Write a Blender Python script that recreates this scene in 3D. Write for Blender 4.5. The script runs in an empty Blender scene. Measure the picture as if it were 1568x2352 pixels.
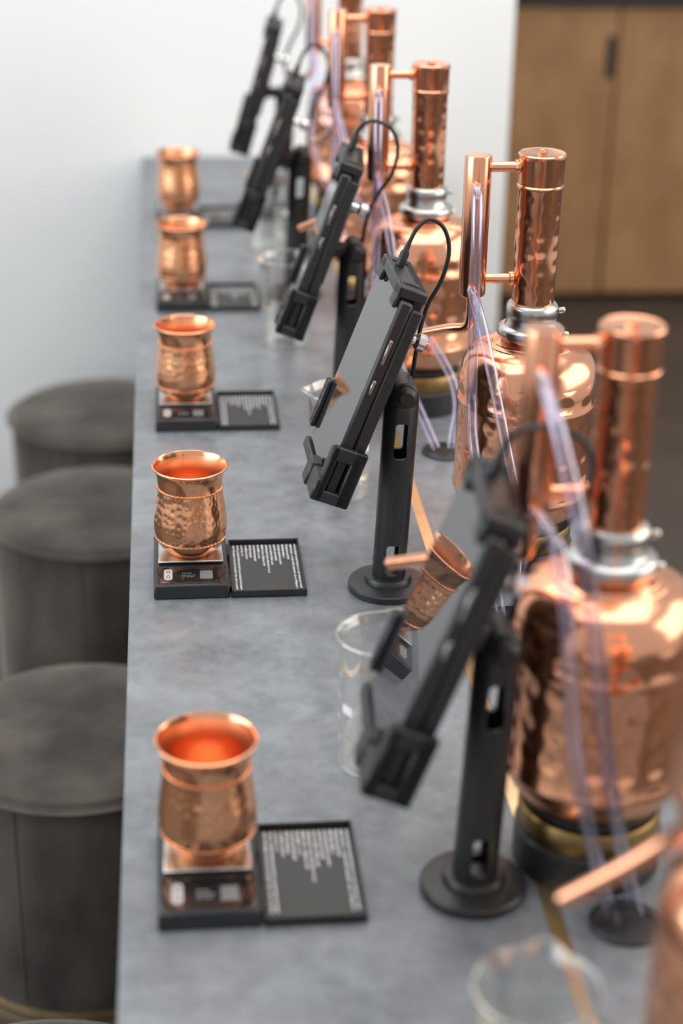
import bpy, bmesh, math, random
from mathutils import Vector, Matrix
random.seed(4)
scene = bpy.context.scene
col = scene.collection
CT = 0.78            # counter top height
EYE = CT + 0.813
R = math.radians

# ---------------------------------------------------------------- materials
def new_mat(name):
    m = bpy.data.materials.new(name); m.use_nodes = True
    nt = m.node_tree; b = nt.nodes['Principled BSDF']
    return m, nt, b
def setp(b, **k):
    for a, v in k.items():
        b.inputs[a.replace('_', ' ')].default_value = v
def pmat(name, c, rough=.5, metal=0, var=0.0, vscale=20, bump=0, bscale=60, bdist=.001, stretch=None, **k):
    m, nt, b = new_mat(name)
    setp(b, Roughness=rough, Metallic=metal, **k)
    b.inputs['Base Color'].default_value = (*c, 1)
    tc = nt.nodes.new('ShaderNodeTexCoord')
    if var:
        n = nt.nodes.new('ShaderNodeTexNoise'); n.inputs['Scale'].default_value = vscale; n.inputs['Detail'].default_value = 5
        if stretch:
            mp = nt.nodes.new('ShaderNodeMapping'); mp.inputs['Scale'].default_value = stretch
            nt.links.new(tc.outputs['Object'], mp.inputs['Vector']); nt.links.new(mp.outputs[0], n.inputs['Vector'])
        else: nt.links.new(tc.outputs['Object'], n.inputs['Vector'])
        r = nt.nodes.new('ShaderNodeValToRGB')
        r.color_ramp.elements[0].position = .34; r.color_ramp.elements[1].position = .68
        r.color_ramp.elements[0].color = (*[x*(1-var) for x in c], 1)
        r.color_ramp.elements[1].color = (*[min(1, x*(1+var)) for x in c], 1)
        nt.links.new(n.outputs['Fac'], r.inputs['Fac']); nt.links.new(r.outputs['Color'], b.inputs['Base Color'])
    if bump:
        n = nt.nodes.new('ShaderNodeTexNoise'); n.inputs['Scale'].default_value = bscale; n.inputs['Detail'].default_value = 3
        nt.links.new(tc.outputs['Object'], n.inputs['Vector'])
        bp = nt.nodes.new('ShaderNodeBump'); bp.inputs['Strength'].default_value = bump; bp.inputs['Distance'].default_value = bdist
        nt.links.new(n.outputs['Fac'], bp.inputs['Height']); nt.links.new(bp.outputs['Normal'], b.inputs['Normal'])
    return m
def copper(name, c, rough, cells=None, dents=None, wave=0):
    """cells / dents = (count around, cell height, strength, distance, randomness) wrapped round the object's own axis"""
    m, nt, b = new_mat(name)
    setp(b, Roughness=rough, Metallic=1.0); b.inputs['Base Color'].default_value = (*c, 1)
    tc = nt.nodes.new('ShaderNodeTexCoord'); last = None
    def add(h, s, d):
        nonlocal last
        bp = nt.nodes.new('ShaderNodeBump'); bp.inputs['Strength'].default_value = s; bp.inputs['Distance'].default_value = d
        nt.links.new(h, bp.inputs['Height'])
        if last: nt.links.new(last, bp.inputs['Normal'])
        last = bp.outputs['Normal']
    def math_(op, a, bb):
        n = nt.nodes.new('ShaderNodeMath'); n.operation = op
        for i, v in enumerate((a, bb)):
            if isinstance(v, (int, float)): n.inputs[i].default_value = v
            else: nt.links.new(v, n.inputs[i])
        return n.outputs[0]
    if wave:
        mp = nt.nodes.new('ShaderNodeMapping'); mp.inputs['Scale'].default_value = (1, 1, .25)
        n = nt.nodes.new('ShaderNodeTexNoise'); n.inputs['Scale'].default_value = 30; n.inputs['Detail'].default_value = 1
        nt.links.new(tc.outputs['Object'], mp.inputs['Vector']); nt.links.new(mp.outputs[0], n.inputs['Vector']); add(n.outputs['Fac'], wave, .01)
    def wrapped(count, cz, rnd):
        sx = nt.nodes.new('ShaderNodeSeparateXYZ'); nt.links.new(tc.outputs['Object'], sx.inputs[0])
        ang = math_('ARCTAN2', sx.outputs['X'], math_('MULTIPLY', sx.outputs['Y'], -1.0))
        cx = nt.nodes.new('ShaderNodeCombineXYZ')
        nt.links.new(math_('MULTIPLY', ang, count/(2*math.pi)), cx.inputs['X']); nt.links.new(math_('DIVIDE', sx.outputs['Z'], cz), cx.inputs['Y'])
        v = nt.nodes.new('ShaderNodeTexVoronoi'); v.voronoi_dimensions = '2D'; v.inputs['Scale'].default_value = 1; v.inputs['Randomness'].default_value = rnd
        nt.links.new(cx.outputs[0], v.inputs['Vector']); return v
    if cells:
        v = wrapped(cells[0], cells[1], cells[4]); v.feature = 'SMOOTH_F1'; add(v.outputs['Distance'], cells[2], cells[3])
    if dents:
        v = wrapped(dents[0], dents[1], dents[4])
        mr = nt.nodes.new('ShaderNodeMapRange'); mr.interpolation_type = 'SMOOTHSTEP'; mr.inputs['From Max'].default_value = .46
        nt.links.new(v.outputs['Distance'], mr.inputs['Value']); add(mr.outputs['Result'], dents[2], dents[3])
    if last: nt.links.new(last, b.inputs['Normal'])
    return m
def thin_glass(name, tint, edge, edgecol, rough=.02, blend=.25, lo=.04):
    m, nt, b = new_mat(name); nt.nodes.remove(b)
    out = nt.nodes['Material Output']
    tr = nt.nodes.new('ShaderNodeBsdfTransparent'); tr.inputs['Color'].default_value = (*tint, 1)
    gl = nt.nodes.new('ShaderNodeBsdfGlossy'); gl.inputs['Roughness'].default_value = rough; gl.inputs['Color'].default_value = (*edgecol, 1)
    lw = nt.nodes.new('ShaderNodeLayerWeight'); lw.inputs['Blend'].default_value = blend
    mr = nt.nodes.new('ShaderNodeMapRange'); mr.inputs['To Min'].default_value = lo; mr.inputs['To Max'].default_value = edge
    mx = nt.nodes.new('ShaderNodeMixShader')
    nt.links.new(lw.outputs['Facing'], mr.inputs['Value']); nt.links.new(mr.outputs['Result'], mx.inputs['Fac'])
    nt.links.new(tr.outputs[0], mx.inputs[1]); nt.links.new(gl.outputs[0], mx.inputs[2]); nt.links.new(mx.outputs[0], out.inputs['Surface'])
    return m
M_mug = copper('hammered_copper', (.96, .475, .255), .20, cells=(36, .0078, .6, .0011, .7))
M_inner = copper('satin_copper', (.96, .48, .27), .34)
M_band = copper('smooth_copper', (.96, .475, .262), .18)
M_still = copper('dimpled_copper_pot', (.95, .445, .255), .18, dents=(17, .026, .55, .0024, .35), wave=.13)
M_column = copper('dimpled_copper_column', (.95, .445, .255), .17, dents=(8, .0175, .38, .0013, .3), wave=.11)
M_plain = copper('polished_copper', (.95, .45, .265), .18, wave=.10)
M_steel = pmat('polished_steel', (.54, .54, .52), .27, 1)
M_plate = pmat('brushed_steel', (.55, .53, .51), .32, 1)
M_chrome = pmat('chrome', (.85, .85, .85), .08, 1)
M_brass = pmat('brass', (.85, .68, .39), .32, 1, var=.12, vscale=30)
M_brassd = pmat('aged_brass', (.28, .19, .075), .36, 1, var=.2, vscale=40)
M_black = pmat('black_plastic', (.016, .017, .018), .42, bump=.15, bscale=900, bdist=.0003)
M_blackm = pmat('black_powder_coat', (.019, .020, .021), .38, bump=.1, bscale=900, bdist=.0003)
M_gloss = pmat('black_gloss', (.012, .012, .014), .08)
M_screen = pmat('tablet_glass', (.02, .02, .021), .02, 0, IOR=2.8)
M_lid = pmat('lid_black', (.018, .019, .02), .45)
M_print = pmat('white_print', (.66, .67, .68), .6)
M_lcd = pmat('lcd_grey', (.17, .185, .185), .3)
M_white = pmat('white_button', (.46, .46, .46), .5)
M_cable = pmat('cable_rubber', (.012, .012, .013), .45)
M_glass = thin_glass('clear_glass', (.985, .985, .98), .62, (.95, .96, .94), lo=.025)
M_rim = thin_glass('glass_rim', (.965, .97, .95), .55, (.95, .97, .92), lo=.08)
M_hose = thin_glass('clear_hose', (.90, .893, .972), .85, (.84, .825, .96), .06, .34, .075)
M_grad = pmat('white_marks', (.85, .85, .85), .6)
M_velvet = pmat('charcoal_velvet', (.060, .049, .0405), .85, var=.62, vscale=9, Sheen_Weight=.7, Sheen_Roughness=.35, bump=.3, bscale=14, bdist=.01, stretch=(1, 1, .45), Sheen_Tint=(1, .91, .82, 1))
M_wall = pmat('white_plaster', (.79, .81, .81), .8, var=.012, vscale=3)
M_floor = pmat('brown_floor', (.060, .046, .036), .45, var=.15, vscale=4)
M_dark = pmat('dark_panel', (.02, .02, .021), .5)

def counter_mat():
    m, nt, b = new_mat('grey_concrete_laminate'); setp(b, Specular_IOR_Level=.42)
    tc = nt.nodes.new('ShaderNodeTexCoord')
    def noise(sc, det, rough=.6, off=0):
        mp = nt.nodes.new('ShaderNodeMapping'); mp.inputs['Location'].default_value = (off, off, 0)
        n = nt.nodes.new('ShaderNodeTexNoise'); n.inputs['Scale'].default_value = sc; n.inputs['Detail'].default_value = det; n.inputs['Roughness'].default_value = rough
        nt.links.new(tc.outputs['Object'], mp.inputs['Vector']); nt.links.new(mp.outputs[0], n.inputs['Vector']); return n
    a = noise(14, 6); c = noise(60, 7, .65)
    mx = nt.nodes.new('ShaderNodeMath'); mx.operation = 'MULTIPLY_ADD'; mx.inputs[1].default_value = .42
    nt.links.new(c.outputs['Fac'], mx.inputs[0])
    ms = nt.nodes.new('ShaderNodeMath'); ms.operation = 'MULTIPLY'; ms.inputs[1].default_value = .58
    nt.links.new(a.outputs['Fac'], ms.inputs[0]); nt.links.new(ms.outputs[0], mx.inputs[2])
    r = nt.nodes.new('ShaderNodeValToRGB'); e = r.color_ramp.elements
    e[0].position = .34; e[0].color = (.104, .114, .125, 1); e[1].position = .66; e[1].color = (.218, .237, .257, 1)
    nt.links.new(mx.outputs[0], r.inputs['Fac'])
    w = noise(17, 5, .6, 7.3); wr = nt.nodes.new('ShaderNodeMapRange'); wr.inputs['From Min'].default_value = .5; wr.inputs['From Max'].default_value = .78; wr.inputs['To Max'].default_value = .45
    nt.links.new(w.outputs['Fac'], wr.inputs['Value'])
    mixc = nt.nodes.new('ShaderNodeMixRGB'); mixc.inputs['Color2'].default_value = (.19, .178, .174, 1)
    nt.links.new(wr.outputs['Result'], mixc.inputs['Fac']); nt.links.new(r.outputs['Color'], mixc.inputs['Color1']); nt.links.new(mixc.outputs['Color'], b.inputs['Base Color'])
    mr = nt.nodes.new('ShaderNodeMapRange'); mr.inputs['To Min'].default_value = .27; mr.inputs['To Max'].default_value = .43
    nt.links.new(c.outputs['Fac'], mr.inputs['Value']); nt.links.new(mr.outputs['Result'], b.inputs['Roughness'])
    return m
M_counter = counter_mat()
def ply_mat():
    m, nt, b = new_mat('birch_plywood'); setp(b, Roughness=.5)
    tc = nt.nodes.new('ShaderNodeTexCoord'); mp = nt.nodes.new('ShaderNodeMapping'); mp.inputs['Scale'].default_value = (4, 4, 2.2)
    n = nt.nodes.new('ShaderNodeTexNoise'); n.inputs['Scale'].default_value = 2.4; n.inputs['Detail'].default_value = 5
    nt.links.new(tc.outputs['Object'], mp.inputs['Vector']); nt.links.new(mp.outputs[0], n.inputs['Vector'])
    r = nt.nodes.new('ShaderNodeValToRGB'); e = r.color_ramp.elements
    e[0].position = .3; e[0].color = (.33, .168, .069, 1); e[1].position = .7; e[1].color = (.45, .25, .112, 1)
    nt.links.new(n.outputs['Fac'], r.inputs['Fac']); nt.links.new(r.outputs['Color'], b.inputs['Base Color'])
    return m
M_ply = ply_mat()

# ---------------------------------------------------------------- mesh helpers
def lathe(bm, prof, seg=64, M=None):
    M = M or Matrix.Identity(4); rings = []
    for r, z in prof:
        if r < 1e-6: rings.append([bm.verts.new(M @ Vector((0, 0, z)))])
        else: rings.append([bm.verts.new(M @ Vector((r*math.cos(2*math.pi*i/seg), r*math.sin(2*math.pi*i/seg), z))) for i in range(seg)])
    for a, b in zip(rings, rings[1:]):
        for i in range(seg):
            j = (i+1) % seg
            if len(a) == 1 and len(b) == 1: continue
            if len(a) == 1: bm.faces.new((a[0], b[i], b[j]))
            elif len(b) == 1: bm.faces.new((a[i], a[j], b[0]))
            else: bm.faces.new((a[i], a[j], b[j], b[i]))
    return rings
def cr(pts, n=6):
    P = [Vector(p) for p in pts]; P = [2*P[0]-P[1]] + P + [2*P[-1]-P[-2]]; out = []
    for i in range(1, len(P)-2):
        for k in range(n):
            t = k/n; a, b, c, d = P[i-1:i+3]
            out.append(.5*((2*b) + (c-a)*t + (2*a-5*b+4*c-d)*t*t + (3*b-a-3*c+d)*t**3))
    out.append(P[-2]); return out
def smooth_prof(p, n=4): return [(max(0, v.x), v.y) for v in cr([(a, b, 0) for a, b in p], n)]
def tube(bm, pts, r, seg=14, caps=True, inner=None):
    pts = [Vector(p) for p in pts]; rings = []; n = None
    for i, p in enumerate(pts):
        t = (pts[min(i+1, len(pts)-1)] - pts[max(i-1, 0)]).normalized()
        if n is None: n = t.orthogonal().normalized()
        n = (n - t*n.dot(t)).normalized(); b = t.cross(n)
        rr = r[i] if isinstance(r, (list, tuple)) else r
        rings.append([bm.verts.new(p + rr*(math.cos(2*math.pi*k/seg)*n + math.sin(2*math.pi*k/seg)*b)) for k in range(seg)])
    for a, b in zip(rings, rings[1:]):
        for k in range(seg): bm.faces.new((a[k], a[(k+1) % seg], b[(k+1) % seg], b[k]))
    if caps: bm.faces.new(rings[0][::-1]); bm.faces.new(rings[-1])
def box(bm, x0, x1, y0, y1, z0, z1, bev=0.0, M=None, seg=1):
    x0, x1 = sorted((x0, x1)); y0, y1 = sorted((y0, y1)); z0, z1 = sorted((z0, z1))
    t = bmesh.new(); bmesh.ops.create_cube(t, size=1)
    for v in t.verts: v.co = Vector(((x0+x1)/2 + v.co.x*(x1-x0), (y0+y1)/2 + v.co.y*(y1-y0), (z0+z1)/2 + v.co.z*(z1-z0)))
    if bev: bmesh.ops.bevel(t, geom=t.edges[:], offset=bev, segments=seg, profile=.5, affect='EDGES')
    if M: t.transform(M)
    me = bpy.data.meshes.new('t'); t.to_mesh(me); t.free(); bm.from_mesh(me); bpy.data.meshes.remove(me)
def cyl(bm, p0, p1, r, seg=28, bev=.001):
    p0, p1 = Vector(p0), Vector(p1); d = p1-p0; L = d.length; b = min(bev, r*.5, L*.4)
    M = Matrix.Translation(p0) @ d.to_track_quat('Z', 'Y').to_matrix().to_4x4()
    lathe(bm, [(0, 0), (r-b, 0), (r, b), (r, L-b), (r-b, L), (0, L)], seg, M)
def obj(name, bm, m, parent=None, ang=38, recalc=True):
    if recalc: bmesh.ops.recalc_face_normals(bm, faces=bm.faces[:])
    me = bpy.data.meshes.new(name); bm.to_mesh(me); bm.free()
    me.polygons.foreach_set('use_smooth', [True]*len(me.polygons)); me.set_sharp_from_angle(angle=R(ang))
    me.materials.append(m)
    o = bpy.data.objects.new(name, me); col.objects.link(o)
    if parent: o.parent = parent
    return o
def tag(o, label, cat, group=None):
    o['label'] = label; o['category'] = cat
    if group: o['group'] = group
    return o
def thing(name, loc, label, cat, group=None, rz=0):
    o = bpy.data.objects.new(name, None); o.empty_display_size = .02; col.objects.link(o)
    o.location = loc; o.rotation_euler.z = rz
    return tag(o, label, cat, group)
def struct(name, bm, m):
    o = obj(name, bm, m); o['kind'] = 'structure'; return o
def dup(root, loc, label, rz=None):
    r = root.copy(); col.objects.link(r); r.location = loc; r['label'] = label
    if rz is not None: r.rotation_euler.z = rz
    for ch in list(root.children):
        c = ch.copy(); col.objects.link(c); c.parent = r
        for g in list(ch.children):
            d = g.copy(); col.objects.link(d); d.parent = c
    return r
def NB(): return bmesh.new()

# ---------------------------------------------------------------- setting
b = NB(); box(b, -3.2, 3.4, -2.5, 6, -.1, 0); struct('floor', b, M_floor)
b = NB(); box(b, -3.2, .706, 3.545, 3.70, 0, 3.0); struct('wall_back', b, M_wall)
b = NB(); box(b, -3.2, 3.4, 5.62, 5.75, 0, 3.0); struct('wall_far', b, M_wall)

# ---------------------------------------------------------------- cabinet beyond the wall
cab = thing('plywood_cabinet', (1.315, 5.31, 0), 'low plywood cabinet with dark top standing beyond the white wall', 'cabinet')
b = NB(); box(b, -.82, .82, -.27, .30, .012, .87, .002); obj('carcass', b, M_dark, cab)
b = NB(); box(b, -.80, .80, -.25, .28, 0, .012); obj('plinth', b, M_dark, cab)
b = NB(); box(b, -.84, .84, -.315, .305, .87, .905, .003); obj('top_panel', b, M_dark, cab)
for k in range(4):
    x0 = -.81 + k*.40
    b = NB(); box(b, x0+.003, x0+.397, -.295, -.272, .020, .866, .002); d = obj('door', b, M_ply, cab)
    if k in (1, 3):
        b = NB(); box(b, x0+.365, x0+.393, -.2975, -.2940, .665, .785, .0015); obj('handle_slot', b, M_dark, d)

# ---------------------------------------------------------------- counter
LX, RX, Y0, Y1 = -.046, .470, .30, 3.54
ctr = thing('bar_counter', (.21, 1.92, 0), 'long grey concrete look bar counter with thin brass inlay strip', 'counter')
ox, oy = -.21, -1.92
b = NB(); box(b, LX+ox, RX+ox, Y0+oy, Y1+oy, CT-.04, CT, .0015); obj('worktop', b, M_counter, ctr)
b = NB(); box(b, .12+ox, .44+ox, Y0+.05+oy, Y1-.005+oy, 0, CT-.04); obj('base_panel', b, M_dark, ctr)
b = NB(); box(b, .2710+ox, .2830+ox, Y0+oy, Y1+oy, CT-.003, CT+.0006); obj('brass_strip', b, M_brass, ctr)
GY = [(.329, 1.030), (.332, 1.51), (.332, 1.95), (.325, 2.40), (.325, 2.88)]
for gx, gy in GY:
    b = NB(); M = Matrix.Translation((gx+ox, gy+oy, CT))
    lathe(b, [(0, .0015), (.020, .0015), (.021, .004), (.026, .004), (.028, .002), (.028, 0), (0, 0)], 40, M)
    obj('cable_grommet', b, M_black, ctr)

# ---------------------------------------------------------------- stools
st = thing('pouf_stool', (-.129, 3.245, 0), 'farthest round charcoal velvet pouf stool, against the white wall', 'stool', 'charcoal pouf stools along the counter')
SR = .182
b = NB(); lathe(b, [(0, .338), (SR-.002, .338), (SR, .334), (SR, .05), (SR-.002, .016), (0, .016)], 96); obj('body', b, M_velvet, st)
b = NB(); lathe(b, smooth_prof([(0, .336), (SR-.0025, .337), (SR-.0005, .340), (SR-.0025, .346), (SR-.009, .349), (.145, .3515), (.07, .353), (0, .3535)], 4), 96); obj('seat_top', b, M_velvet, st)
def ring_pts(r, z, n=96): return [(r*math.cos(2*math.pi*i/n), r*math.sin(2*math.pi*i/n), z) for i in range(n+1)]
b = NB(); tube(b, ring_pts(SR-.0005, .339), .0028, 8, False); obj('piping', b, M_velvet, st)
b = NB(); lathe(b, [(0, 0), (SR-.005, 0), (SR-.002, .002), (SR-.002, .016), (0, .016)], 96); obj('base_ring', b, M_brass, st)
for a in (-115, 5, 125):
    b = NB(); c, s = math.cos(R(a))*(SR-.0002), math.sin(R(a))*(SR-.0002); tube(b, [(c, s, z) for z in (.03, .12, .2, .26, .337)], .0016, 8); obj('seam', b, M_velvet, st)
dup(st, (-.129, 2.775, 0), 'second charcoal velvet pouf stool from the white wall', .3)
dup(st, (-.133, 2.045, 0), 'charcoal velvet pouf stool with stitched side seam, third from the white wall', 0)
dup(st, (-.145, 1.285, 0), 'charcoal velvet pouf stool only peeking into the bottom left corner', .2)

# ---------------------------------------------------------------- scales
SY = [1.045, 1.577, 2.033, 2.517, 2.99]
SX = [-.018, -.021, -.019, -.017, -.016]
sc = thing('pocket_scale', (SX[0], SY[0], CT), 'x', 'scale', 'pocket scales along the counter edge')
b = NB(); box(b, 0, .0765, 0, .122, 0, .0165, .0018); base = obj('scale_body', b, M_lid, sc)
b = NB(); box(b, .003, .0735, .003, .042, .0155, .0172, .0006); pn = obj('control_panel', b, M_gloss, sc)
b = NB(); box(b, .047, .060, .012, .030, .0168, .0175, .0002); obj('display', b, M_lcd, pn)
def pill(bm, x0, x1, y0, y1, z, n=10):
    r = (x1-x0)/2; cx = (x0+x1)/2; vs = []
    for i in range(n+1): a = math.pi*i/n; vs.append(bm.verts.new((cx+r*math.cos(a), y1-r+r*math.sin(a), z)))
    for i in range(n+1): a = math.pi+math.pi*i/n; vs.append(bm.verts.new((cx+r*math.cos(a), y0+r+r*math.sin(a), z)))
    f = bm.faces.new(vs); e = bmesh.ops.extrude_face_region(bm, geom=[f])
    for v in e['geom']:
        if isinstance(v, bmesh.types.BMVert): v.co.z += .0004
b = NB(); pill(b, .0105, .0190, .010, .035, .0171); obj('power_button', b, M_white, pn)
b = NB()
for y in (.0168, .0282):
    for i in range(14):
        a0, a1 = 2*math.pi*i/14, 2*math.pi*(i+1)/14; c = Vector((.01475, y, .01765))
        b.faces.new([b.verts.new(c + Vector((rr*math.cos(a)*.8, rr*math.sin(a)*1.3, 0))) for rr, a in ((.0019, a0), (.0026, a0), (.0026, a1), (.0019, a1))])
def quad(bm, x0, x1, y0, y1, z): bm.faces.new([bm.verts.new(p) for p in ((x0, y0, z), (x1, y0, z), (x1, y1, z), (x0, y1, z))])
obj('button_mark', b, M_gloss, pn)
b = NB()
for j, y in enumerate((.016, .020, .0245)):
    x = .029
    while x < (.040, .0415, .038)[j]:
        w = random.uniform(.0006, .0010); quad(b, x, x+w, y, y+.0010, .01735); x += w+.0008
obj('panel_print', b, M_print, pn)
b = NB(); box(b, .030, .047, .07, .092, .0160, .0185); box(b, .005, .0715, .046, .1175, .0182, .0208, .0008); obj('weighing_plate', b, M_plate, sc)
b = NB()
box(b, .0785, .155, 0, .122, 0, .003, .0008)
for q in ((.0785, .0805, 0, .122), (.153, .155, 0, .122), (.0785, .155, 0, .002), (.0785, .155, .120, .122)): box(b, *q, .001, .0085, .0006)
cyl(b, (.0775, .012, .006), (.0775, .040, .006), .002, 12, .0003); cyl(b, (.0775, .085, .006), (.0775, .112, .006), .002, 12, .0003)
lid = obj('open_lid', b, M_lid, sc)
b = NB(); fr = [.96, .97, .24, .30, .27, .36, .30, .46, .62, .44, .36, .44, .30, .34, .96, .97]
for i, f in enumerate(fr):
    x = .0834 + i*.00438; y = .1165; end = .1165 - f*.108
    while y > end:
        w = random.uniform(.0013, .0019)
        x1 = x + .0002*random.random(); h = random.uniform(.0017, .0022)
        quad(b, x1, x1+h, y-w*.6, y, .0034); quad(b, x1+random.choice((0, h*.5)), x1+h*random.choice((.5, 1)) + .0004, y-w, y-w*.6, .0034)
        y -= w + (.0004 if random.random() > .16 else .0014)
obj('lid_print', b, M_print, lid, recalc=False)
slab = ['open black pocket scale with printed lid under the %s copper mug' % t for t in ('nearest', 'second nearest', 'third nearest', 'second farthest', 'farthest')]
sc['label'] = slab[0]
for i in range(1, 5): dup(sc, (SX[i], SY[i], CT), slab[i])

# ---------------------------------------------------------------- mugs
mug = thing('copper_mug', (SX[0]+.039, SY[0]+.078, CT+.0208), 'x', 'mug', 'hammered copper mugs on the scales')
pr = [(0, .001), (.021, 0), (.0255, .0015), (.0315, .008), (.0360, .017), (.0379, .026), (.0378, .036), (.0360, .050), (.0341, .063), (.0332, .073), (.0333, .081), (.0350, .0885), (.0374, .0932), (.0388, .0944), (.0393, .0954), (.0388, .0963), (.0373, .0962), (.0347, .0895), (.0327, .081), (.0325, .073), (.0350, .052), (.0364, .030), (.034, .015), (.024, .006), (0, .004)]
P = smooth_prof(pr, 4)
b = NB(); lathe(b, P, 96); cup = obj('cup', b, M_mug, mug); cup.data.materials.append(M_band); cup.data.materials.append(M_inner)
for p in cup.data.polygons:
    c = p.center; outw = c.x*p.normal.x + c.y*p.normal.y > 0
    if outw and .0178 < c.z < .0726: p.material_index = 0
    elif (not outw) and .0035 < c.z < .091: p.material_index = 2
    else: p.material_index = 1
for z, r in ((.0175, .0364), (.0728, .0335)):
    b = NB(); n = 192; rings = []
    for i in range(n):
        a = 2*math.pi*i/n; mr = .00095*(1+.35*math.cos(i*math.pi/2)); ring = []
        for k in range(8):
            t = 2*math.pi*k/8; rr = r+mr*math.cos(t); ring.append(b.verts.new((rr*math.cos(a), rr*math.sin(a), z+mr*1.2*math.sin(t))))
        rings.append(ring)
    for i in range(n):
        A, B = rings[i], rings[(i+1) % n]
        for k in range(8): b.faces.new((A[k], A[(k+1) % 8], B[(k+1) % 8], B[k]))
    obj('beaded_band', b, M_band, mug)
mug['label'] = 'large blurred hammered copper mug on the nearest scale'
ml = ['', 'sharply focused hammered copper mug on the second nearest scale', 'hammered copper mug on the third nearest scale, the middle one of five', 'hammered copper mug on the second farthest scale', 'smallest hammered copper mug on the farthest scale, by the white wall']
for i in range(1, 5): dup(mug, (SX[i]+.039, SY[i]+.074, CT+.0208), ml[i], (0, .12, -.15, .2, -.1)[i])

# ---------------------------------------------------------------- beakers
BK = [(.2105, .815), (.171, 1.262), (.192, 1.836), (.166, 2.372), (.170, 2.87)]
bl = ['blurred clear glass beaker at the bottom of the picture, under the nearest spout', 'clear glass beaker behind the nearest tablet', 'clear glass beaker with white marks behind the sharply focused tablet', 'clear glass beaker left of the third tablet post', 'clear glass beaker behind the second farthest tablet']
bk = thing('glass_beaker', (*BK[0], CT), bl[0], 'beaker', 'glass beakers between the tablets')
b = NB(); out = smooth_prof([(0, 0), (.030, 0), (.0335, .002), (.035, .008), (.0355, .06), (.0357, .112), (.0362, .119), (.0382, .1245), (.0388, .1255)], 3)
inn = smooth_prof([(.0380, .1258), (.0352, .119), (.0345, .112), (.0343, .06), (.0338, .010), (.032, .005), (0, .0035)], 3)
rings = lathe(b, out + inn, 72)
def spout_warp(v):
    a = math.atan2(v.co.y, v.co.x); d = abs(abs(a) - math.pi)
    if v.co.z > .108:
        w = math.exp(-(d/.22)**2) * ((v.co.z-.108)/.0175)**1.5
        f = 1 + .20*w; v.co.x *= f; v.co.y *= f; v.co.z += .001*w
for rg in rings:
    for v in rg: spout_warp(v)
obj('vessel', b, M_glass, bk)
b = NB(); tube(b, ring_pts(.0386, .1256, 72), .0009, 8, False)
for v in b.verts: spout_warp(v)
obj('rim', b, M_rim, bk)
b = NB()
def arc(bm, r, a0, a1, z0, z1, n=8):
    for i in range(n):
        t0, t1 = a0+(a1-a0)*i/n, a0+(a1-a0)*(i+1)/n
        bm.faces.new([bm.verts.new((r*math.cos(t), r*math.sin(t), z)) for t, z in ((t0, z0), (t1, z0), (t1, z1), (t0, z1))])
for i in range(8): arc(b, .0359, R(-80), R(-80+(26 if i % 2 else 15)), .02+i*.010, .0208+i*.010)
arc(b, .0359, R(-45), R(-25), .06, .068)
obj('graduation_marks', b, M_grad, bk, recalc=False)
bk.rotation_euler.z = -1.9
for i in range(1, 5): dup(bk, (*BK[i], CT), bl[i], (.0, -2.0, -.1, .2, 0)[i])

# ---------------------------------------------------------------- tablet stands and tablets
STX = [.2220, .2185, .222, .196, .205]; STY = [1.082, 1.592, 2.09, 2.60, 3.08]
HX = [.1805, .1825, .1855, .1535, .1595]; HZ = [.235, .234, .2335, .229, .2345]; TILT = [20, 20.5, 19.5, 20, 16]; YAW = [-4, 1, -6, -6, -5]
a_, b_ = .066, .0985
slot_cut = NB()
for zc, hh in ((.168, .019), (.038, .017)): box(slot_cut, -.0065, .0065, -.03, .03, zc-hh, zc+hh, .004, None, 3)
me = bpy.data.meshes.new('cut'); slot_cut.to_mesh(me); slot_cut.free(); cutter = bpy.data.objects.new('cut', me); col.objects.link(cutter)
pb = NB(); lathe(pb, [(.0135, .012), (.0168, .012), (.0172, .013), (.0172, .202), (.0165, .204), (.0135, .204), (.0135, .012)], 48)
bmesh.ops.remove_doubles(pb, verts=pb.verts[:], dist=1e-6); bmesh.ops.recalc_face_normals(pb, faces=pb.faces[:])
me = bpy.data.meshes.new('post'); pb.to_mesh(me); pb.free(); tmp = bpy.data.objects.new('post_tmp', me); col.objects.link(tmp)
md = tmp.modifiers.new('b', 'BOOLEAN'); md.operation = 'DIFFERENCE'; md.object = cutter; md.solver = 'EXACT'
dg = bpy.context.evaluated_depsgraph_get(); post_me = bpy.data.meshes.new_from_object(tmp.evaluated_get(dg))
bpy.data.objects.remove(tmp); bpy.data.objects.remove(cutter)
post_me.polygons.foreach_set('use_smooth', [True]*len(post_me.polygons)); post_me.set_sharp_from_angle(angle=R(38))
post_me.materials.clear(); post_me.materials.append(M_blackm); post_me.name = 'post'
LEAN = 2.2
sl = ['blurred black post stand holding the nearest tablet', 'black slotted post stand in focus, holding the second nearest tablet', 'black post stand holding the middle tablet of five', 'black post stand holding the second farthest tablet', 'black post stand holding the farthest tablet']
tl = ['nearest tablet, blurred, its dark glass mirroring a copper mug', 'tablet in sharp focus with pale grey reflective glass', 'middle tablet of five, tilted in a black claw holder', 'second farthest tablet, just below the topmost one', 'farthest tablet, at the top of the picture before the white wall']
cl = ['black charging cable looping above the nearest tablet', 'black charging cable looping above the sharply focused tablet', 'black charging cable looping above the middle tablet', 'black charging cable looping above the second farthest tablet', 'black charging cable looping above the farthest tablet']
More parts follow.
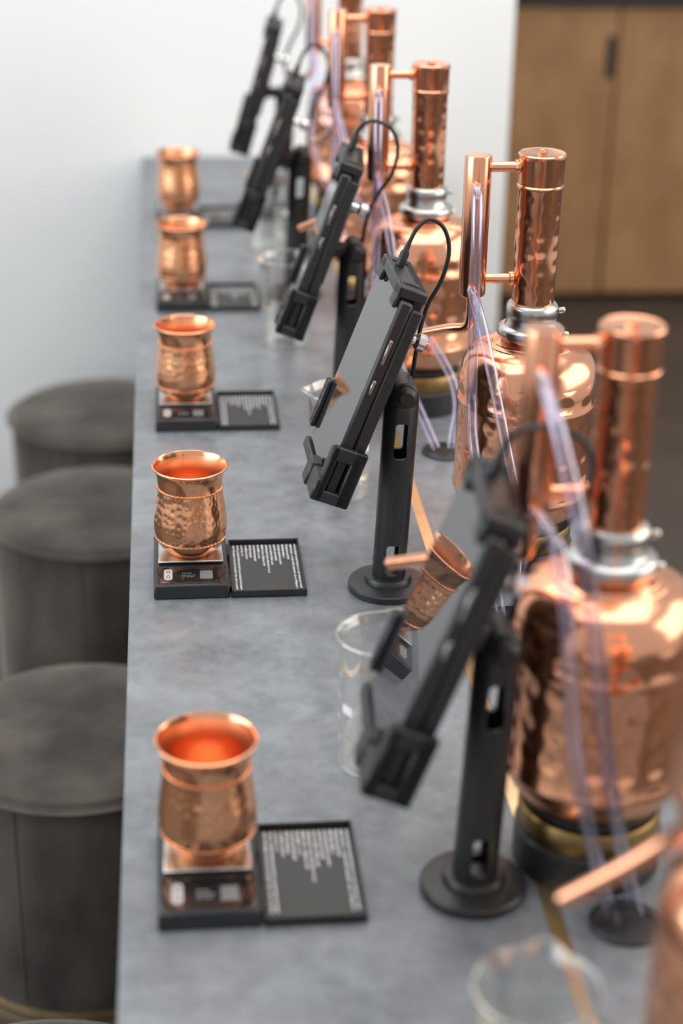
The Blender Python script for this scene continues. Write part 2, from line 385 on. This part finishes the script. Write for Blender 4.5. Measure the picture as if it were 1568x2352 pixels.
for i in range(5):
    s = thing('tablet_stand', (STX[i], STY[i], CT), sl[i], 'tablet stand', 'tablet stands on the counter')
    b = NB(); lathe(b, [(0, 0), (.040, 0), (.041, .001), (.041, .0065), (.0395, .0082), (.030, .0095), (.0245, .0098), (.024, .014), (.0225, .016), (.0185, .0165), (0, .0165)], 64); obj('base', b, M_blackm, s)
    po = bpy.data.objects.new('post', post_me); col.objects.link(po); po.parent = s; po.rotation_euler.y = R(LEAN)
    lx = math.sin(R(LEAN))*.21
    b = NB(); M = Matrix.Rotation(R(LEAN), 4, 'Y'); lathe(b, [(0, .20), (.0165, .202), (.0172, .206), (.0165, .214), (.012, .222), (.006, .226), (0, .227)], 40, M)
    cyl(b, (lx+.001, -.019, .2175), (lx+.001, .019, .2175), .0125, 32, .002); obj('hinge', b, M_black, s)
    b = NB(); cyl(b, (lx+.001, -.019, .2175), (lx+.001, -.029, .2175), .0105, 32, .004); obj('hinge_knob', b, M_black, s)
    head = Vector((HX[i]-STX[i], 0, HZ[i])); Rm = Matrix.Rotation(R(YAW[i]), 4, 'Z') @ Matrix.Rotation(R(TILT[i]), 4, 'Y'); T = Matrix.Translation(head) @ Rm
    pl = T @ Vector((.021, 0, -.01)); b = NB()
    tube(b, [(lx+.003, 0, .2175), tuple(pl)], .0095, 18); obj('arm', b, M_black, s)
    b = NB(); box(b, .0190, .0235, -.040, .040, -.045, .055, .0015, T); cyl(b, T @ Vector((.0195, 0, -.01)), T @ Vector((.0260, 0, -.01)), .017, 28, .002); obj('back_plate', b, M_black, s)
    b = NB(); cyl(b, T @ Vector((.020, -.030, .058)), T @ Vector((.032, -.030, .058)), .0045, 20); cyl(b, T @ Vector((.031, -.030, .058)), T @ Vector((.044, -.030, .058)), .0085, 28, .003); obj('clamp_screw', b, M_chrome, s)
    for y in (-.053, .053):
        b = NB(); box(b, .0082, .0200, y-.0125, y+.0125, -b_+.01, b_-.005, .0015, T); obj('rail', b, M_black, s)
    # top clamp: end wall with two front hooks
    b = NB(); e = b_+.0012
    box(b, -.010, .0190, -.060, .050, e, e+.011, .0015, T)
    for y0, y1 in ((-.060, -.040), (.028, .050)):
        box(b, -.0100, -.0056, y0, y1, b_-.010, e+.011, .0012, T)
    box(b, .0085, .0190, -.056, .048, b_-.036, e+.011, .0015, T)
    box(b, -.004, .012, -.046, -.040, e+.010, e+.013, .001, T); box(b, -.004, .012, .030, .036, e+.010, e+.013, .001, T)
    for z in (b_-.012, b_-.024): cyl(b, T @ Vector((.0145, -.0555, z)), T @ Vector((.0145, -.0580, z)), .003, 12, .0004)
    obj('top_clamp', b, M_black, s)
    # near lower claw with its slot
    b = NB(); u0, u1 = -(a_+.001), -(a_+.0085); zb, zt = -b_-.0125, -b_+.046
    for (xa, xb, z0, z1) in ((-.0120, -.0050, zb, zt), (.0095, .0225, zb, zt), (-.0120, .0225, zt-.014, zt), (-.0120, .0225, zb, zb+.012)):
        box(b, xa, xb, u0, u1, z0, z1, .0012, T)
    box(b, -.002, .006, -(a_+.0014), -(a_+.003), zb+.01, zt-.012, 0, T)
    box(b, -.0120, -.0056, -(a_-.008), u1, zb, zt-.004, .0012, T)
    box(b, .009, .0225, -.040, u1, zb, zt-.006, .0015, T)
    obj('lower_claw', b, M_black, s)
    # bottom shelf with one low lip in front of the glass at its near end
    lf = (-.0140, -.0155, -.0135, -.013, -.012)[i]
    b = NB(); box(b, -.0085, .0225, -a_-.007, a_+.004, zb, -b_-.0012, .0014, T)
    box(b, lf, -.0056, -a_-.006, -a_+.052, zb-.001, -b_+.009, .0014, T)
    box(b, lf-.002, -.0058, -a_+.030, -a_+.052, zb-.002, -b_+.011, .0014, T)
    obj('bottom_shelf', b, M_black, s)
    # far side clip
    b = NB(); z0, z1 = -b_+.012, -b_+.064
    box(b, -.0105, .0195, a_+.001, a_+.0075, z0, z1, .0012, T); box(b, -.0105, -.0056, a_-.005, a_+.0075, z0, z1, .0012, T); box(b, .0095, .0195, .044, a_+.0075, z0, z1, .0012, T)
    for q in range(4):
        zz = z0+.008+q*.0118; cyl(b, T @ Vector((-.0100, a_+.001, zz)), T @ Vector((-.0112, a_+.001, zz)), .0018, 12, .0004)
    obj('side_clip', b, M_black, s)
    # tablet
    H = Vector((HX[i], STY[i], CT+HZ[i]))
    t = thing('tablet', tuple(H), tl[i], 'tablet', 'tablets on black stands')
    b = NB(); box(b, -.0048, .0078, -a_, a_, -b_, b_, .002, Rm); obj('casing', b, M_blackm, t)
    b = NB(); box(b, -.0053, -.0047, -a_+.0024, a_-.0024, -b_+.0024, b_-.0024, 0, Rm); obj('screen', b, M_screen, t)
    for z0, z1 in ((.035, .060), (.004, .018)):
        b = NB(); box(b, -.0004, .0026, -a_-.0008, -a_+.001, z0, z1, .0004, Rm); obj('side_button', b, M_steel, t)
    # cable
    top = H + Rm @ Vector((.001, .016, b_))
    c = thing('charging_cable', tuple(top), cl[i], 'cable', 'charging cables of the tablets')
    ax = Rm @ Vector((0, 0, 1))
    b = NB(); tube(b, [ax*.0128, ax*.026, ax*.029, ax*.038], [.0045, .0045, .003, .0022], 14); obj('plug', b, M_cable, c)
    k = [1.2, .85, .9, .9, .9][i]; fy = [-.034, 0, -.062, 0, 0][i]      # the loop keeps clear of the condenser beside it
    pe = Vector((STX[i]+lx+.012, STY[i]+.024, CT+.205)) - top
    q = ax*.036
    pts = [q, q+Vector((.007, fy*.25, .014)), q+Vector((.022*k, .004+fy*.8, .022)), q+Vector((.040*k, .008+fy, .013)), q+Vector((.048*k, .010+fy, -.010)), q+Vector((.041*k, .011+fy, -.040)), q+Vector((.026*k, .011+fy*.8, -.066)), q+Vector((.016*k, .008+fy*.3, -.10)), pe, pe+Vector((0, .002, -.07)), pe+Vector((0, .004, -.188))]
    b = NB(); tube(b, cr(pts, 7), (.0025, .0021, .0023, .0026, .0028)[i], 10); obj('cord', b, M_cable, c)

# ---------------------------------------------------------------- burners and stills
SP = [(.332, .757), (.318, 1.12), (.3617, 1.643), (.323, 2.12), (.313, 2.555), (.318, 3.02)]
bu = thing('still_burner', (*SP[1], CT), 'black and brass burner under the nearest full copper still', 'burner', 'burners under the copper stills')
b = NB(); lathe(b, [(0, 0), (.0565, 0), (.0575, .001), (.0575, .030), (.0555, .032), (0, .032)], 64); obj('foot', b, M_black, bu)
b = NB(); lathe(b, [(0, .0315), (.0545, .0315), (.0555, .033), (.0555, .051), (.054, .053), (0, .053)], 64); obj('brass_ring', b, M_brassd, bu)
b = NB(); lathe(b, [(0, .0525), (.047, .0525), (.051, .0545), (.051, .0595), (.047, .0622), (0, .0622)], 64); obj('hot_plate', b, M_black, bu)
bul = ['black and brass burner at the bottom right corner', '', 'black and brass burner under the second full still, standing farther right', 'black and brass burner under the third still, beside a round cable grommet', 'black and brass burner under the fourth still from the camera', 'black and brass burner under the farthest still']
stl = ['copper still cut by the right frame edge, with long spout in the bottom right corner', 'large blurred copper still with domed pot behind the nearest tablet', 'copper still in best focus with tall dimpled column, farthest right on the counter', 'copper still with column rising behind the middle tablet', 'copper still behind the second farthest tablet', 'farthest copper still, mostly hidden, before the white wall']
s0 = thing('copper_still', (*SP[1], CT+.0623), stl[1], 'copper still', 'copper stills along the counter'); Z = -.0623
pot = [(0, .0625), (.046, .0625), (.057, .066), (.0645, .075), (.069, .086), (.0700, .089), (.0712, .0905), (.0712, .0945), (.0702, .0965), (.0702, .13), (.0702, .182), (.0712, .1845), (.0712, .1895), (.0704, .192), (.0703, .203), (.0696, .216), (.0670, .228), (.062, .2365), (.053, .2425), (.044, .2455), (.0435, .2465), (.038, .248), (.0375, .249), (.032, .2500), (.029, .252), (.0285, .256), (0, .256)]
b = NB(); lathe(b, [(r, z+Z) for r, z in pot], 96); po = obj('pot', b, M_still, s0, 30); po.data.materials.append(M_plain)
for p in po.data.polygons:
    if not (.098 < p.center.z-Z < .222 and abs(p.center.z-Z-.187) > .004): p.material_index = 1
cp = [(.0255, .2535), (.0320, .254), (.0335, .256), (.0335, .262), (.032, .264), (.0270, .266), (.0250, .270), (.0250, .275), (.0258, .276), (.0262, .284), (.0252, .287), (.0230, .289), (.0218, .289), (0, .289)]
b = NB(); lathe(b, [(r, z+Z) for r, z in cp], 64); cyl(b, (.025, -.008, .282+Z), (.0315, -.010, .284+Z), .0030, 16); cyl(b, (.031, -.012, .259+Z), (.036, -.014, .259+Z), .0030, 16)
obj('neck_clamp', b, M_steel, s0)
b = NB(); lathe(b, [(r, z+Z) for r, z in [(.0205, .287), (.0212, .289), (.0213, .34), (.0214, .402), (.0228, .4045), (.0228, .4075), (.0215, .409), (0, .409)]], 64); obj('column', b, M_column, s0)
b = NB(); lathe(b, [(r, z+Z) for r, z in [(0, .4085), (.0218, .4085), (.0222, .410), (.0224, .432), (.0232, .4335), (.0232, .4375), (.0222, .4387), (.020, .4380), (0, .4387)]], 64); cap = obj('column_cap', b, M_plain, s0)
b = NB(); cyl(b, (0, 0, .438+Z), (0, 0, .4402+Z), .0045, 6, .0005); cyl(b, (0, 0, .440+Z), (0, 0, .4422+Z), .0025, 16); obj('cap_bolt', b, M_plain, cap)
CX = -.062
b = NB(); lathe(b, [(r, z+Z) for r, z in [(0, .297), (.0120, .297), (.0132, .299), (.0132, .434), (.0125, .4365), (0, .437)]], 48, Matrix.Translation((CX, 0, 0))); obj('condenser', b, M_plain, s0)
for z in (.425, .3135):
    b = NB(); cyl(b, (CX+.012, 0, z+Z), (-.021, 0, z+Z), .005, 20, .0003); cyl(b, (-.026, 0, z+Z), (-.0205, 0, z+Z), .007, 20); obj('connecting_pipe', b, M_plain, s0)
for z in (.411, .309):
    b = NB(); cyl(b, (CX-.003, -.011, z+Z), (CX-.003, -.020, z+Z-.003), .0038, 14, .0005); obj('hose_nipple', b, M_plain, s0)
stills = [None]*6; stills[1] = s0
for i in (0, 2, 3, 4, 5):
    stills[i] = dup(s0, (*SP[i], CT+.0623), stl[i]); dup(bu, (*SP[i], CT), bul[i])
for i in range(6):
    if i == 0: q = [(CX, 0, .299), (CX, .001, .280), (CX-.001, .006, .270), (-.068, .014, .258), (-.089, .027, .231), (-.1145, .043, .201)]
    else: q = [(CX, 0, .299), (CX, 0, .275), (-.066, .005, .262), (-.082, .024, .254), (-.115, .066, .232), (-.148, .110, .206)]
    if i >= 4: q = q[:3] + [(-.070, .030, .252), (-.078, .060, .240), (-.086, .088, .228)]      # shorter, clear of the stand beside it
    b = NB(); tube(b, cr([(x, y, z+Z) for x, y, z in q], 7), .0052, 18, True); obj('spout', b, M_plain, stills[i])
def hose(i, pts):
    s = stills[i]; b = NB(); o = Vector((SP[i][0], SP[i][1], CT+.0623))
    P = cr([Vector((x, y, CT+z)) - o for x, y, z in pts], 10)
    tube(b, P, .0054, 16, False); obj('hose', b, M_hose, s)
for i in range(1, 6):
    x, y = SP[i]; gx, gy = GY[i-1]; cx = x+CX-.003
    if i == 1:
        A = [(cx, y-.018, .4095), (cx, y-.034, .403), (.258, 1.055, .378), (.276, 1.030, .30), (.306, 1.024, .125), (gx+.008, gy, .006)]
        B = [(cx, y-.018, .3075), (cx+.003, y-.034, .306), (.265, 1.052, .285), (.276, 1.022, .162), (.297, 1.014, .07), (gx-.011, gy-.003, .006)]
    else:
        A = [(cx, y-.018, .4095), (cx-.002, y-.033, .402), (cx-.003, y-.045, .36), (cx-.003, y-.062, .218), (cx, y-.092, .15), (gx-.010, gy, .006)]
        B = [(cx, y-.018, .3075), (cx+.001, y-.034, .300), (cx+.008, y-.055, .270), (cx+.027, y-.085, .18), (gx+.012, gy+.025, .08), (gx+.008, gy, .006)]
    hose(i, A); hose(i, B)

# ---------------------------------------------------------------- light
def area(name, loc, rot, sx, sy, e, c=(1, 1, 1)):
    l = bpy.data.lights.new(name, 'AREA'); l.shape = 'RECTANGLE'; l.size = sx; l.size_y = sy; l.energy = e; l.color = c
    o = bpy.data.objects.new(name, l); col.objects.link(o); o.location = loc; o.rotation_euler = rot; return o
area('ceiling_light', (.2, 2.0, 3.0), (0, 0, 0), 2.8, 3.2, 70, (1, .98, .95))
area('window_light', (-2.9, 1.0, 1.9), (0, R(-80), 0), 2.0, 3.2, 74, (.92, .965, 1))
area('room_light', (2.8, 1.2, 2.0), (0, R(75), 0), 2.2, 3.0, 64, (1, .88, .76))
area('cabinet_fill_light', (1.6, 4.4, 2.8), (R(20), 0, 0), .8, .8, 7, (1, .92, .82))  # added fill to brighten the plywood cabinet, not an actual lamp of the room
w = bpy.data.worlds.new('room_ambient'); scene.world = w; w.use_nodes = True
bg = w.node_tree.nodes['Background']; bg.inputs['Color'].default_value = (.94, .96, 1, 1); bg.inputs['Strength'].default_value = .64
scene.view_settings.view_transform = 'Standard'

# ---------------------------------------------------------------- camera
F = 4004
Y = Vector((-429, -1826, F)).normalized(); D = Vector((-184, 8824, F)).normalized(); Zu = -D
X = Y.cross(Zu).normalized(); Zu = X.cross(Y).normalized()
right = Vector((X.x, Y.x, Zu.x)); down = Vector((X.y, Y.y, Zu.y)); fwd = Vector((X.z, Y.z, Zu.z))
M = Matrix(((right.x, -down.x, -fwd.x, 0), (right.y, -down.y, -fwd.y, 0), (right.z, -down.z, -fwd.z, EYE), (0, 0, 0, 1)))
cd = bpy.data.cameras.new('camera'); cam = bpy.data.objects.new('camera', cd); col.objects.link(cam); cam.matrix_world = M
cd.sensor_fit = 'VERTICAL'; cd.sensor_height = 36; cd.sensor_width = 24; cd.lens = F*36/2352; cd.clip_start = .01; cd.clip_end = 50
cd.dof.use_dof = True; cd.dof.focus_distance = 1.73; cd.dof.aperture_fstop = 2.8
scene.camera = cam
